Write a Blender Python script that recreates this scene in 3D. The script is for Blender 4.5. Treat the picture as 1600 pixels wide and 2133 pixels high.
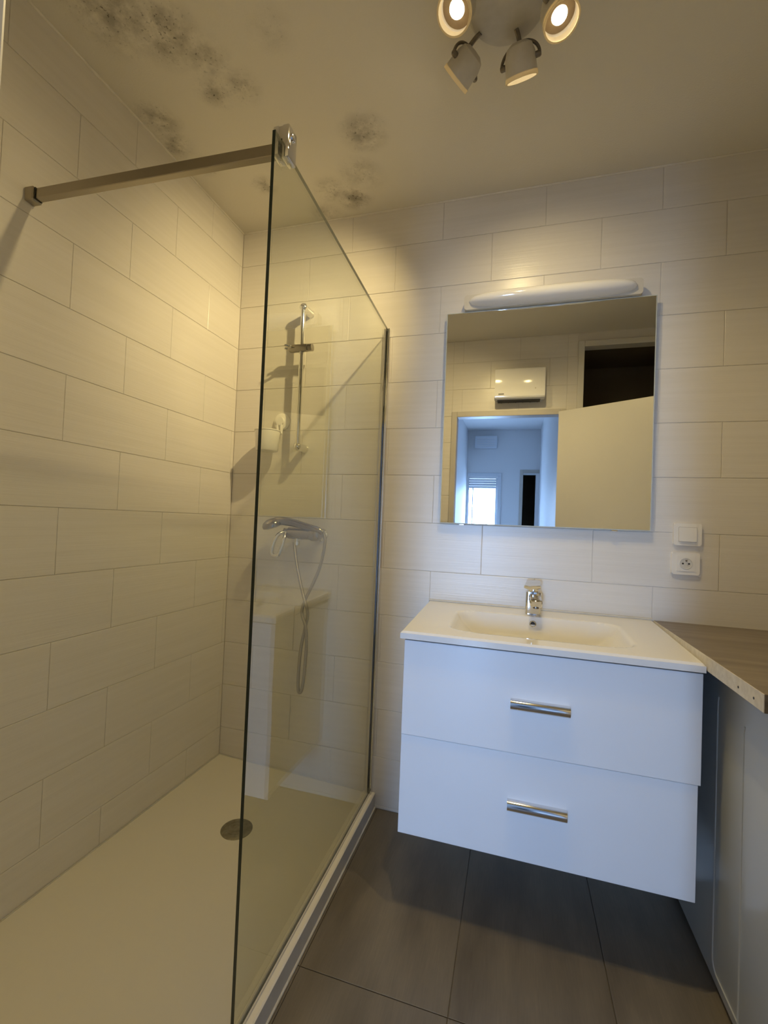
import bpy, bmesh, math, random
from mathutils import Vector, Matrix
for o in list(bpy.data.objects): bpy.data.objects.remove(o, do_unlink=True)
S = bpy.context.scene
COL = S.collection
random.seed(4)

# ------------------------------------------------------------------ camera
CAM = Vector((1.3066, -1.8514, 1.2094))
YAW, PIT, ROL, FPX = 0.28502, 0.02299, 0.04039, 933.26
def cam_axes():
    cy, sy, cp, sp = math.cos(YAW), math.sin(YAW), math.cos(PIT), math.sin(PIT)
    F = Vector((-sy*cp, cy*cp, sp)); R = Vector((cy, sy, 0)); U = R.cross(F)
    c, s = math.cos(ROL), math.sin(ROL)
    return c*R + s*U, -s*R + c*U, F
cR, cU, cF = cam_axes()
cd = bpy.data.cameras.new('camera'); co = bpy.data.objects.new('camera', cd); COL.objects.link(co)
m = Matrix((cR, cU, -cF)).transposed().to_4x4(); m.translation = CAM
co.matrix_world = m
cd.sensor_fit = 'HORIZONTAL'; cd.sensor_width = 36.0; cd.lens = FPX/1600*36
cd.clip_start = 0.02
S.camera = co
def px(u, v, axis, val):
    """photo pixel -> point on the plane axis = val"""
    d = cF*FPX + cR*(u-800) + cU*(1066.5-v)
    return CAM + d*((val-CAM[axis])/d[axis])

# ------------------------------------------------------------------ world, light, exposure
w = bpy.data.worlds.new('world'); S.world = w; w.use_nodes = True
bg = w.node_tree.nodes['Background']; bg.inputs[0].default_value = (0.50, 0.70, 1.0, 1); bg.inputs[1].default_value = 7.0
S.view_settings.view_transform = 'Standard'; S.view_settings.look = 'None'
S.view_settings.gamma = 1.0; S.view_settings.exposure = 0.0; S.view_settings.use_curve_mapping = False
WARM = (1.0, 0.78, 0.38)
SPOT_W = (30.0, 28.0, 58.0, 14.0)
DAY = (0.33, 0.55, 1.0)
DAY_W = 4.4; DAY_SOFT_W = 32.0
def area(name, loc, direction, sx, sy, power, color):
    l = bpy.data.lights.new(name, 'AREA'); l.shape = 'RECTANGLE'; l.size = sx; l.size_y = sy
    l.energy = power; l.color = color
    o = bpy.data.objects.new(name, l); COL.objects.link(o); o.location = loc
    o.rotation_euler = Vector(direction).to_track_quat('-Z', 'Z').to_euler()
    return o
# daylight outside the window at the end of the corridor
area('daylight', (0.825, -5.16, 0.95), (0.05, 1, -0.06), 0.40, 1.50, DAY_W, DAY).data.spread = math.radians(36)
area('daylight', (0.825, -5.15, 0.95), (0, 1, 0), 0.40, 1.50, DAY_SOFT_W, DAY)

# ------------------------------------------------------------------ dimensions
H = 2.579            # ceiling
YR = -1.59           # wall with the door (inner face)
XR = 2.49            # right wall
Z0 = 1.2138          # a tile joint height
TX, TW, TH = 1.181, 0.4104, 0.20

# ------------------------------------------------------------------ materials
MATS = {}
def mat(name, col, rough=0.5, metal=0.0, spec=0.5, coat=0.0):
    m = bpy.data.materials.new(name); m.use_nodes = True
    b = m.node_tree.nodes['Principled BSDF']
    b.inputs['Base Color'].default_value = (*col, 1); b.inputs['Roughness'].default_value = rough
    b.inputs['Metallic'].default_value = metal; b.inputs['Specular IOR Level'].default_value = spec
    b.inputs['Coat Weight'].default_value = coat
    MATS[name] = m
    return m
def nt(m): return m.node_tree, m.node_tree.nodes['Principled BSDF']
def noise_col(m, c1, c2, scale=(5, 5, 5), detail=3, lo=0.35, hi=0.65, world=True):
    t, b = nt(m); N = t.nodes; L = t.links
    g = N.new('ShaderNodeNewGeometry'); mp = N.new('ShaderNodeMapping'); mp.inputs['Scale'].default_value = scale
    L.new(g.outputs['Position'], mp.inputs[0])
    n = N.new('ShaderNodeTexNoise'); n.inputs['Scale'].default_value = 1; n.inputs['Detail'].default_value = detail
    L.new(mp.outputs[0], n.inputs['Vector'])
    r = N.new('ShaderNodeValToRGB'); r.color_ramp.elements[0].position = lo; r.color_ramp.elements[1].position = hi
    r.color_ramp.elements[0].color = (*c1, 1); r.color_ramp.elements[1].color = (*c2, 1)
    L.new(n.outputs['Fac'], r.inputs[0]); L.new(r.outputs[0], b.inputs['Base Color'])
    return n, r
def bump(m, scale, strength, dist=0.001, detail=2):
    t, b = nt(m); N = t.nodes; L = t.links
    g = N.new('ShaderNodeNewGeometry'); mp = N.new('ShaderNodeMapping'); mp.inputs['Scale'].default_value = scale
    L.new(g.outputs['Position'], mp.inputs[0])
    n = N.new('ShaderNodeTexNoise'); n.inputs['Scale'].default_value = 1; n.inputs['Detail'].default_value = detail
    L.new(mp.outputs[0], n.inputs['Vector'])
    bp = N.new('ShaderNodeBump'); bp.inputs['Strength'].default_value = strength; bp.inputs['Distance'].default_value = dist
    L.new(n.outputs['Fac'], bp.inputs['Height']); L.new(bp.outputs[0], b.inputs['Normal'])

mat('tile', (0.76, 0.72, 0.655), 0.30); noise_col(MATS['tile'], (0.745, 0.705, 0.635), (0.775, 0.735, 0.67), (2, 2, 60)); bump(MATS['tile'], (4, 4, 230), 0.35, 0.0012)
mat('grout', (0.69, 0.65, 0.58), 0.9); bump(MATS['grout'], (300, 300, 300), 0.2)
mat('paint', (0.72, 0.69, 0.63), 0.7); bump(MATS['paint'], (60, 60, 60), 0.1)
mat('corridor_paint', (0.79, 0.80, 0.82), 0.6); bump(MATS['corridor_paint'], (60, 60, 60), 0.1)
mat('tray', (0.80, 0.755, 0.66), 0.42); bump(MATS['tray'], (140, 140, 140), 0.06)
mat('white_lacquer', (0.90, 0.90, 0.90), 0.22, coat=0.3); noise_col(MATS['white_lacquer'], (0.89, 0.89, 0.89), (0.91, 0.91, 0.91), (3, 3, 3))
mat('ceramic', (0.86, 0.84, 0.80), 0.07, coat=0.5); noise_col(MATS['ceramic'], (0.855, 0.835, 0.795), (0.865, 0.845, 0.805), (3, 3, 3))
mat('plastic_white', (0.88, 0.85, 0.78), 0.35); noise_col(MATS['plastic_white'], (0.87, 0.84, 0.77), (0.89, 0.86, 0.79), (20, 20, 20))
mat('enamel', (0.56, 0.58, 0.57), 0.26, coat=0.2); noise_col(MATS['enamel'], (0.55, 0.57, 0.56), (0.57, 0.59, 0.58), (4, 4, 4))
mat('chrome', (0.78, 0.77, 0.76), 0.07, 1.0); bump(MATS['chrome'], (60, 60, 60), 0.01)
mat('dark_chrome', (0.36, 0.33, 0.30), 0.16, 1.0); bump(MATS['dark_chrome'], (60, 60, 60), 0.01)
mat('satin_steel', (0.40, 0.36, 0.29), 0.30, 1.0); bump(MATS['satin_steel'], (6, 300, 300), 0.05)
mat('lamp_metal', (0.22, 0.19, 0.16), 0.35, 0.8); noise_col(MATS['lamp_metal'], (0.20, 0.17, 0.14), (0.24, 0.21, 0.17), (60, 60, 60))
mat('lamp_shell', (0.62, 0.58, 0.50), 0.45); noise_col(MATS['lamp_shell'], (0.60, 0.56, 0.48), (0.64, 0.60, 0.52), (40, 40, 40))
mat('hose', (0.42, 0.39, 0.36), 0.3, 0.8)
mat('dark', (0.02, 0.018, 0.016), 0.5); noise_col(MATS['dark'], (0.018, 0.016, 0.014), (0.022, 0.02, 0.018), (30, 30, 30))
mat('dark_vent', (0.05, 0.045, 0.04), 0.6); noise_col(MATS['dark_vent'], (0.045, 0.04, 0.036), (0.055, 0.05, 0.044), (30, 30, 30))
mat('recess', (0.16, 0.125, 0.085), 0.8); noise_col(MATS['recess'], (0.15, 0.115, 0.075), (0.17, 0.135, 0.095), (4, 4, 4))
mat('drain_metal', (0.30, 0.28, 0.22), 0.42, 0.6); noise_col(MATS['drain_metal'], (0.24, 0.22, 0.17), (0.34, 0.32, 0.25), (50, 50, 50))
mat('chipboard_edge', (0.76, 0.70, 0.58), 0.6); noise_col(MATS['chipboard_edge'], (0.70, 0.64, 0.52), (0.80, 0.74, 0.62), (60, 60, 60))
mat('silicone', (0.62, 0.60, 0.55), 0.35); noise_col(MATS['silicone'], (0.58, 0.56, 0.5), (0.66, 0.63, 0.58), (20, 20, 20))
mat('caulk', (0.80, 0.76, 0.68), 0.6); noise_col(MATS['caulk'], (0.76, 0.72, 0.64), (0.82, 0.78, 0.70), (20, 20, 20))
mat('rim_face', (0.55, 0.54, 0.52), 0.4); noise_col(MATS['rim_face'], (0.53, 0.52, 0.5), (0.57, 0.56, 0.54), (20, 20, 20))
mat('wood_front', (0.16, 0.12, 0.08), 0.5); noise_col(MATS['wood_front'], (0.14, 0.105, 0.07), (0.18, 0.135, 0.09), (10, 60, 200))
mat('door_white', (0.72, 0.69, 0.62), 0.38); noise_col(MATS['door_white'], (0.71, 0.68, 0.61), (0.73, 0.70, 0.63), (3, 3, 3))
mat('frame_grey', (0.55, 0.51, 0.45), 0.45); noise_col(MATS['frame_grey'], (0.53, 0.49, 0.43), (0.57, 0.53, 0.47), (8, 8, 8))
mat('pvc', (0.70, 0.74, 0.80), 0.35); noise_col(MATS['pvc'], (0.69, 0.73, 0.79), (0.71, 0.75, 0.81), (8, 8, 8))
mat('mirror_silver', (0.86, 0.87, 0.84), 0.0, 1.0)
mat('mirror_edge', (0.72, 0.78, 0.76), 0.15, 0.3)
mat('glass_edge', (0.010, 0.022, 0.016), 0.12)
mat('glass_top_edge', (0.42, 0.41, 0.32), 0.12)
# lettering on the heater badge
mat('badge', (0.15, 0.14, 0.13), 0.4)

# floor: greige wood-look tiles
mf = mat('floor_tile', (0.2, 0.17, 0.13), 0.42)
t, b = nt(mf); N = t.nodes; L = t.links
n, r = noise_col(mf, (0.125, 0.105, 0.078), (0.225, 0.190, 0.142), (9, 2.6, 1), 6, 0.28, 0.74)
g = N.new('ShaderNodeNewGeometry'); mp = N.new('ShaderNodeMapping'); mp.inputs['Scale'].default_value = (260, 14, 1); L.new(g.outputs['Position'], mp.inputs[0])
n2 = N.new('ShaderNodeTexNoise'); n2.inputs['Scale'].default_value = 1; n2.inputs['Detail'].default_value = 3; L.new(mp.outputs[0], n2.inputs['Vector'])
mr = N.new('ShaderNodeMapRange'); mr.inputs['To Min'].default_value = 0.84; mr.inputs['To Max'].default_value = 1.14; L.new(n2.outputs['Fac'], mr.inputs[0])
mx = N.new('ShaderNodeMix'); mx.data_type = 'RGBA'; mx.blend_type = 'MULTIPLY'; mx.inputs[0].default_value = 1
L.new(r.outputs[0], mx.inputs[6]); L.new(mr.outputs[0], mx.inputs[7])
oi = N.new('ShaderNodeObjectInfo'); mr2 = N.new('ShaderNodeMapRange'); mr2.inputs['To Min'].default_value = 0.90; mr2.inputs['To Max'].default_value = 1.08; L.new(oi.outputs['Random'], mr2.inputs[0])
mx2 = N.new('ShaderNodeMix'); mx2.data_type = 'RGBA'; mx2.blend_type = 'MULTIPLY'; mx2.inputs[0].default_value = 1
L.new(mx.outputs[2], mx2.inputs[6]); L.new(mr2.outputs[0], mx2.inputs[7]); L.new(mx2.outputs[2], b.inputs['Base Color'])
mat('floor_grout', (0.155, 0.13, 0.097), 0.9); bump(MATS['floor_grout'], (300, 300, 300), 0.2)

# laminate worktop
ml = mat('laminate', (0.2, 0.16, 0.12), 0.38)
noise_col(ml, (0.155, 0.125, 0.095), (0.255, 0.21, 0.165), (2.2, 22, 1), 6, 0.3, 0.7)

# ceiling with mould stains (stains sit at fixed places of the plaster)
mc = mat('ceiling_plaster', (0.66, 0.62, 0.55), 0.85)
t, b = nt(mc); N = t.nodes; L = t.links
g = N.new('ShaderNodeNewGeometry')
stains = [(0.20, -0.93, 0.17, 0.8), (0.30, -0.85, 0.14, 0.9), (0.37, -0.76, 0.10, 0.7), (0.42, -0.66, 0.09, 0.6), (0.33, -0.66, 0.08, 0.7),
          (0.07, -0.62, 0.10, 0.8), (0.05, -0.52, 0.09, 0.7), (0.10, -0.40, 0.07, 0.4), (0.75, -0.40, 0.11, 0.85), (0.61, -0.11, 0.10, 0.9),
          (0.27, -0.26, 0.07, 0.8), (0.53, -0.17, 0.10, 0.6), (0.68, -0.22, 0.12, 0.5), (0.45, -0.05, 0.10, 0.5), (0.60, -0.78, 0.09, 0.25)]
acc = None
for sx, sy, sr, amt in stains:
    d = N.new('ShaderNodeVectorMath'); d.operation = 'DISTANCE'; L.new(g.outputs['Position'], d.inputs[0]); d.inputs[1].default_value = (sx, sy, H)
    q = N.new('ShaderNodeMapRange'); q.interpolation_type = 'SMOOTHSTEP'
    q.inputs['From Min'].default_value = sr; q.inputs['From Max'].default_value = 0.0
    q.inputs['To Min'].default_value = 0; q.inputs['To Max'].default_value = amt
    L.new(d.outputs['Value'], q.inputs[0])
    if acc is None: acc = q.outputs[0]
    else:
        a = N.new('ShaderNodeMath'); a.operation = 'MAXIMUM'; L.new(acc, a.inputs[0]); L.new(q.outputs[0], a.inputs[1]); acc = a.outputs[0]
def nz(scale, detail, lo, hi, rough=0.6):
    n = N.new('ShaderNodeTexNoise'); n.inputs['Scale'].default_value = scale; n.inputs['Detail'].default_value = detail
    n.inputs['Roughness'].default_value = rough
    L.new(g.outputs['Position'], n.inputs['Vector'])
    q = N.new('ShaderNodeMapRange'); q.inputs['From Min'].default_value = lo; q.inputs['From Max'].default_value = hi; L.new(n.outputs['Fac'], q.inputs[0])
    return q.outputs[0]
def mul(a, c):
    k = N.new('ShaderNodeMath'); k.operation = 'MULTIPLY'; L.new(a, k.inputs[0])
    if isinstance(c, float): k.inputs[1].default_value = c
    else: L.new(c, k.inputs[1])
    return k.outputs[0]
def addn(a, c):
    k = N.new('ShaderNodeMath'); k.operation = 'ADD'; k.use_clamp = True; L.new(a, k.inputs[0]); L.new(c, k.inputs[1]); return k.outputs[0]
soft = mul(acc, nz(16, 5, 0.36, 0.62)); spots = mul(acc, nz(95, 2, 0.60, 0.70))
fac = addn(mul(soft, 0.8), mul(spots, 0.8))
mx = N.new('ShaderNodeMix'); mx.data_type = 'RGBA'; L.new(fac, mx.inputs[0])
mx.inputs[6].default_value = (0.76, 0.72, 0.63, 1); mx.inputs[7].default_value = (0.15, 0.13, 0.10, 1)
L.new(mx.outputs[2], b.inputs['Base Color'])
nb = N.new('ShaderNodeTexNoise'); nb.inputs['Scale'].default_value = 180; L.new(g.outputs['Position'], nb.inputs['Vector'])
bpn = N.new('ShaderNodeBump'); bpn.inputs['Strength'].default_value = 0.25; bpn.inputs['Distance'].default_value = 0.002
L.new(nb.outputs['Fac'], bpn.inputs['Height']); L.new(bpn.outputs[0], b.inputs['Normal'])

# clear pane: transparent with Fresnel reflection (thin sheet, no refraction)
def pane_mat(name, tint):
    m = bpy.data.materials.new(name); m.use_nodes = True; t = m.node_tree; N = t.nodes; L = t.links; N.clear()
    out = N.new('ShaderNodeOutputMaterial'); mixs = N.new('ShaderNodeMixShader')
    tr = N.new('ShaderNodeBsdfTransparent'); tr.inputs[0].default_value = (*tint, 1)
    gl = N.new('ShaderNodeBsdfGlossy'); gl.inputs['Roughness'].default_value = 0.0; gl.inputs[0].default_value = (1, 1, 1, 1)
    fr = N.new('ShaderNodeFresnel'); ge = N.new('ShaderNodeNewGeometry')
    mr = N.new('ShaderNodeMapRange'); mr.inputs['To Min'].default_value = 1.5; mr.inputs['To Max'].default_value = 1/1.5
    L.new(ge.outputs['Backfacing'], mr.inputs[0]); L.new(mr.outputs[0], fr.inputs['IOR'])
    L.new(fr.outputs[0], mixs.inputs[0]); L.new(tr.outputs[0], mixs.inputs[1]); L.new(gl.outputs[0], mixs.inputs[2])
    L.new(mixs.outputs[0], out.inputs[0]); MATS[name] = m
    return m
pane_mat('shower_glass', (0.945, 0.955, 0.905))
pane_mat('window_glass', (0.97, 0.98, 0.98))
def emis(name, col, s):
    m = bpy.data.materials.new(name); m.use_nodes = True; t = m.node_tree; t.nodes.clear()
    o = t.nodes.new('ShaderNodeOutputMaterial'); e = t.nodes.new('ShaderNodeEmission'); e.inputs[0].default_value = (*col, 1); e.inputs[1].default_value = s
    t.links.new(e.outputs[0], o.inputs[0]); MATS[name] = m
emis('bulb', (1.0, 0.84, 0.58), 14.0)
mat('lamp_inner', (0.30, 0.22, 0.13), 0.4); noise_col(MATS['lamp_inner'], (0.28, 0.20, 0.12), (0.32, 0.24, 0.14), (50, 50, 50))
_m = bpy.data.materials.new('frosted_rim'); _m.use_nodes = True; MATS['frosted_rim'] = _m; _n = _m.node_tree.nodes; _n.clear()
_o = _n.new('ShaderNodeOutputMaterial'); _x = _n.new('ShaderNodeMixShader'); _t = _n.new('ShaderNodeBsdfTranslucent'); _d = _n.new('ShaderNodeBsdfDiffuse')
_t.inputs[0].default_value = (0.85, 0.75, 0.55, 1); _d.inputs[0].default_value = (0.75, 0.68, 0.52, 1); _x.inputs[0].default_value = 0.55
_m.node_tree.links.new(_t.outputs[0], _x.inputs[1]); _m.node_tree.links.new(_d.outputs[0], _x.inputs[2]); _m.node_tree.links.new(_x.outputs[0], _o.inputs[0])

# ------------------------------------------------------------------ mesh helpers
def box(bm, x0, x1, y0, y1, z0, z1, bev=0.0, seg=2, mi=0):
    vs = [bm.verts.new((x, y, z)) for x in (x0, x1) for y in (y0, y1) for z in (z0, z1)]
    q = [(0, 1, 3, 2), (4, 6, 7, 5), (0, 4, 5, 1), (2, 3, 7, 6), (0, 2, 6, 4), (1, 5, 7, 3)]
    fs = [bm.faces.new([vs[i] for i in f]) for f in q]
    for f in fs: f.material_index = mi
    if bev > 0:
        es = {e for f in fs for e in f.edges}
        bmesh.ops.bevel(bm, geom=list(es), offset=bev, segments=seg, affect='EDGES', profile=0.5)
    return fs
def frame_of(d):
    d = Vector(d).normalized()
    a = Vector((0, 0, 1)) if abs(d.z) < 0.9 else Vector((1, 0, 0))
    u = d.cross(a).normalized(); return u, d.cross(u).normalized(), d
def lathe(bm, prof, org, axis, n=32, cap0=True, cap1=True):
    """prof: list of (radius, height along axis)"""
    u, v, d = frame_of(axis); org = Vector(org); rings = []
    for r, h in prof:
        if r < 1e-6: rings.append([bm.verts.new(org + d*h)]); continue
        rings.append([bm.verts.new(org + d*h + (u*math.cos(2*math.pi*i/n) + v*math.sin(2*math.pi*i/n))*r) for i in range(n)])
    for a, c in zip(rings, rings[1:]):
        for i in range(n):
            j = (i+1) % n
            if len(a) == 1 and len(c) == 1: continue
            if len(a) == 1: bm.faces.new((a[0], c[i], c[j]))
            elif len(c) == 1: bm.faces.new((a[i], c[0], a[j]))
            else: bm.faces.new((a[i], c[i], c[j], a[j]))
    if cap0 and len(rings[0]) > 1: bm.faces.new(rings[0])
    if cap1 and len(rings[-1]) > 1: bm.faces.new(rings[-1][::-1])
def spline(pts, per=8):
    pts = [Vector(p) for p in pts]; P = [2*pts[0]-pts[1]] + pts + [2*pts[-1]-pts[-2]]; out = []
    for i in range(1, len(P)-2):
        for k in range(per):
            t = k/per; a, b_, c, d = P[i-1], P[i], P[i+1], P[i+2]
            out.append(0.5*((2*b_) + (c-a)*t + (2*a-5*b_+4*c-d)*t*t + (-a+3*b_-3*c+d)*t**3))
    out.append(pts[-1]); return out
def tube(bm, pts, r, n=10, closed=False):
    pts = [Vector(p) for p in pts]; rings = []; N_ = len(pts)
    u = None
    for i, p in enumerate(pts):
        if closed: d = (pts[(i+1) % N_]-pts[i-1]).normalized()
        else: d = (pts[min(i+1, N_-1)]-pts[max(i-1, 0)]).normalized()
        if u is None: u = frame_of(d)[0]
        u = (u - d*u.dot(d)).normalized(); v = d.cross(u)
        rr = r(i/(N_-1)) if callable(r) else r
        rings.append([bm.verts.new(p+(u*math.cos(2*math.pi*k/n)+v*math.sin(2*math.pi*k/n))*rr) for k in range(n)])
    prs = list(zip(rings, rings[1:])) + ([(rings[-1], rings[0])] if closed else [])
    for a, c in prs:
        for k in range(n):
            bm.faces.new((a[k], a[(k+1) % n], c[(k+1) % n], c[k]))
    if not closed: bm.faces.new(rings[0][::-1]); bm.faces.new(rings[-1])
def prism(bm, outline, org, u, v, n_, depth):
    """outline (a,b) in plane u,v at org, extruded by depth along n_"""
    org, u, v, n_ = Vector(org), Vector(u), Vector(v), Vector(n_)
    A = [bm.verts.new(org+u*a+v*b_) for a, b_ in outline]; B = [bm.verts.new(org+u*a+v*b_+n_*depth) for a, b_ in outline]
    bm.faces.new(A[::-1]); bm.faces.new(B)
    k = len(A)
    for i in range(k): bm.faces.new((A[i], A[(i+1) % k], B[(i+1) % k], B[i]))
def rrect(x0, x1, y0, y1, r, seg=6):
    o = []
    for cx, cy, a0 in ((x1-r, y1-r, 0), (x0+r, y1-r, 90), (x0+r, y0+r, 180), (x1-r, y0+r, 270)):
        for k in range(seg+1):
            a = math.radians(a0+90*k/seg); o.append((cx+r*math.cos(a), cy+r*math.sin(a)))
    return o
def mk(name, bm, mats, parent=None, smooth=None, label=None, cat=None, kind=None, group=None, clean=True):
    """link a bmesh (built in world coordinates) as one mesh object, origin at its centre"""
    if clean: bmesh.ops.recalc_face_normals(bm, faces=bm.faces)
    lo = Vector([min(v.co[i] for v in bm.verts) for i in range(3)]); hi = Vector([max(v.co[i] for v in bm.verts) for i in range(3)])
    c = (lo+hi)/2
    for v in bm.verts: v.co -= c
    me = bpy.data.meshes.new(name); bm.to_mesh(me); bm.free()
    for q in ([mats] if isinstance(mats, str) else mats): me.materials.append(MATS[q])
    if smooth is not None:
        me.polygons.foreach_set('use_smooth', [True]*len(me.polygons))
        me.set_sharp_from_angle(angle=math.radians(smooth))
    o = bpy.data.objects.new(name, me); COL.objects.link(o); o.location = c
    if parent is not None: o.parent = parent; o.matrix_parent_inverse = Matrix.Translation(-parent.location)
    tag(o, label, cat, kind, group)
    return o
def tag(o, label=None, cat=None, kind=None, group=None):
    if label: o['label'] = label
    if cat: o['category'] = cat
    if kind: o['kind'] = kind
    if group: o['group'] = group
    return o
def thing(name, loc, label, cat, group=None):
    o = bpy.data.objects.new(name, None); COL.objects.link(o); o.location = loc; o.empty_display_size = 0.05
    return tag(o, label, cat, None, group)
def B(): return bmesh.new()
def bx(name, dims, mats, parent=None, bev=0.0, **k):
    bm = B(); box(bm, *dims, bev=bev); return mk(name, bm, mats, parent, **k)

# ------------------------------------------------------------------ structure: bathroom shell
T = 0.10; TT = 0.0024          # wall thickness, tile thickness
wall_back = bx('wall_back', (-T, XR+T, TT, TT+T, -0.05, H+0.05), 'grout', kind='structure')
wall_left = bx('wall_left', (-TT-T, -TT, YR, TT, -0.05, H+0.05), 'grout', kind='structure')
wall_right = bx('wall_right', (XR, XR+T, YR-0.07, TT, -0.05, H+0.05), 'paint', kind='structure')
ceiling = bx('ceiling', (-T, XR+T, YR-0.07, TT+T, H, H+0.08), 'ceiling_plaster', kind='structure')
DX0, DX1, DZ = 0.862, 1.589, 2.005            # door opening
AX0, AX1, AZ = 1.737, 2.36, 2.477             # cupboard opening
FW = 0.040
YC = YR-0.07                                  # corridor side of that wall
bm = B()
for d in ((-TT-T, DX0-FW, 0, H), (DX0-FW, DX1+FW, DZ+FW, H), (DX1+FW, AX0-FW, 0, H), (AX0-FW, AX1+FW, AZ+FW, H), (AX1+FW, XR, 0, H)):
    box(bm, d[0], d[1], YC, YR-TT, d[2]-0.02, d[3]+0.03)
wall_rear = mk('wall_rear', bm, 'grout', kind='structure')

TILE_CACHE = {}
def tile(parent, face, a0, a1, z0, z1):
    """one wall tile with a chamfered face; face in back/left/rear, a is the horizontal coordinate"""
    g_ = 0.0009; h_ = 0.0005 if face == 'left' else g_; a0 += h_; a1 -= h_; z0 += g_*(0.8 if face == 'left' else 1); z1 -= g_*(0.8 if face == 'left' else 1)
    wd, ht = a1-a0, z1-z0
    if wd < 0.004 or ht < 0.004: return
    key = (face, round(wd, 4), round(ht, 4))
    if key not in TILE_CACHE:
        bm = B(); c = min(0.0011, wd/4, ht/4)
        def P(a, z, dpt):
            return {'back': (a, -dpt, z), 'left': (dpt, a, z), 'rear': (a, dpt, z)}[face]
        rings = []
        for ins, dp in ((0, -TT-0.001), (0, -0.0008), (c, 0.0)):
            rings.append([bm.verts.new(P(s*(wd/2-ins), q*(ht/2-ins), dp)) for s, q in ((-1, -1), (1, -1), (1, 1), (-1, 1))])
        for A, C in zip(rings, rings[1:]):
            for i in range(4): bm.faces.new((A[i], A[(i+1) % 4], C[(i+1) % 4], C[i]))
        bm.faces.new(rings[-1])
        bmesh.ops.recalc_face_normals(bm, faces=bm.faces)
        me = bpy.data.meshes.new('tile'); 
        f = bm.faces[:][-1]; f.normal_update()
        want = {'back': Vector((0, -1, 0)), 'left': Vector((1, 0, 0)), 'rear': Vector((0, 1, 0))}[face]
        if f.normal.dot(want) < 0: bmesh.ops.reverse_faces(bm, faces=bm.faces)
        bm.to_mesh(me); bm.free(); me.materials.append(MATS['tile']); TILE_CACHE[key] = me
    o = bpy.data.objects.new('tile', TILE_CACHE[key]); COL.objects.link(o)
    ca, cz = (a0+a1)/2, (z0+z1)/2
    o.location = {'back': (ca, 0, cz), 'left': (0, ca, cz), 'rear': (ca, YR, cz)}[face]
    o.parent = parent; o.matrix_parent_inverse = Matrix.Translation(-parent.location)
def tile_wall(parent, face, off, rects):
    for k in range(-7, 8):
        z0, z1 = Z0+TH*(k-1), Z0+TH*k
        o = off + (0.5*TW if k % 2 else 0.0)
        for j in range(-12, 12):
            a0, a1 = o+TW*j, o+TW*(j+1)
            for r0, r1, s0, s1 in rects:
                p0, p1, q0, q1 = max(a0, r0), min(a1, r1), max(z0, s0), min(z1, s1)
                if p1-p0 > 0.004 and q1-q0 > 0.004: tile(parent, face, p0, p1, q0, q1)
tile_wall(wall_back, 'back', TX, [(0.0, XR, 0.0, H)])
tile_wall(wall_left, 'left', -0.842, [(YR, 0.0, 0.0, H)])
tile_wall(wall_rear, 'rear', 1.10, [(0.0, DX0-FW, 0.0, H), (DX0-FW, DX1+FW, DZ+FW, H), (DX1+FW, AX0-FW, 0, H)])

bm = B(); tube(bm, [(0.0015, YR+0.002, H-0.0015), (0.0015, -0.002, H-0.0015)], 0.0045, 6); tube(bm, [(0.0, -0.0015, H-0.0015), (XR-0.002, -0.0015, H-0.0015)], 0.0045, 6)
mk('trim_4', bm, 'caulk', kind='structure')
# floor: slab of joint mortar with separate tiles
floor = bx('floor', (-T, XR+T, -5.3, T, -0.08, -0.004), 'floor_grout', kind='structure')
bm = B()
fx = [0.387+0.4*k for k in range(-1, 6)]; fy = [0.0, -0.71, -1.51, -2.31, -3.11, -3.91, -4.71, -5.11]
FT = {}
for i in range(len(fx)-1):
    for j in range(len(fy)-1):
        a0, a1 = max(fx[i], 0.0 if j < 2 else 0.59), min(fx[i+1], XR if j < 2 else 1.62)
        y1, y0 = fy[j], fy[j+1]
        if j == 1: pass
        if a1-a0 < 0.01: continue
        key = (round(a1-a0, 4), round(y1-y0, 4))
        if key not in FT:
            bm2 = B(); wd, dp = a1-a0-0.0018, y1-y0-0.0018
            ring = []
            for ins, z in ((0, -0.005), (0, -0.0008), (0.0012, 0.0)):
                ring.append([bm2.verts.new((s*(wd/2-ins), q*(dp/2-ins), z)) for s, q in ((-1, -1), (1, -1), (1, 1), (-1, 1))])
            for A, C in zip(ring, ring[1:]):
                for e in range(4): bm2.faces.new((A[e], A[(e+1) % 4], C[(e+1) % 4], C[e]))
            bm2.faces.new(ring[-1])
            me = bpy.data.meshes.new('floor_tile'); bm2.to_mesh(me); bm2.free(); me.materials.append(MATS['floor_tile']); FT[key] = me
        o = bpy.data.objects.new('floor_tile', FT[key]); COL.objects.link(o); o.location = ((a0+a1)/2, (y0+y1)/2, 0)
        o.parent = floor; o.matrix_parent_inverse = Matrix.Translation(-floor.location)
bm.free()

# ------------------------------------------------------------------ structure: corridor seen in the mirror
CX0, CX1, CY = 0.59, 1.625, -5.0
wall_corridor_left = bx('wall_corridor_left', (CX0-0.08, CX0, CY, YC, -0.05, H+0.03), 'corridor_paint', kind='structure')
wall_corridor_right = bx('wall_corridor_right', (CX1, CX1+0.08, CY, YC, -0.05, H+0.03), 'corridor_paint', kind='structure')
ceiling_corridor = bx('ceiling_corridor', (CX0-0.08, CX1+0.08, CY-0.1, YC, H, H+0.08), 'corridor_paint', kind='structure')
WX0, WX1, WZ0, WZ1 = 0.615, 1.045, 0.10, 1.89
PX0, PX1, PZ = 1.40, 1.575, 1.94
bm = B()
for d in ((CX0-0.08, WX0, 0, H), (WX0, WX1, 0, WZ0), (WX0, WX1, WZ1, H), (WX1, PX0, 0, H), (PX0, PX1, PZ, H), (PX1, CX1+0.08, 0, H)):
    box(bm, d[0], d[1], CY-0.10, CY, d[2]-0.02, d[3]+0.03)
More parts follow.
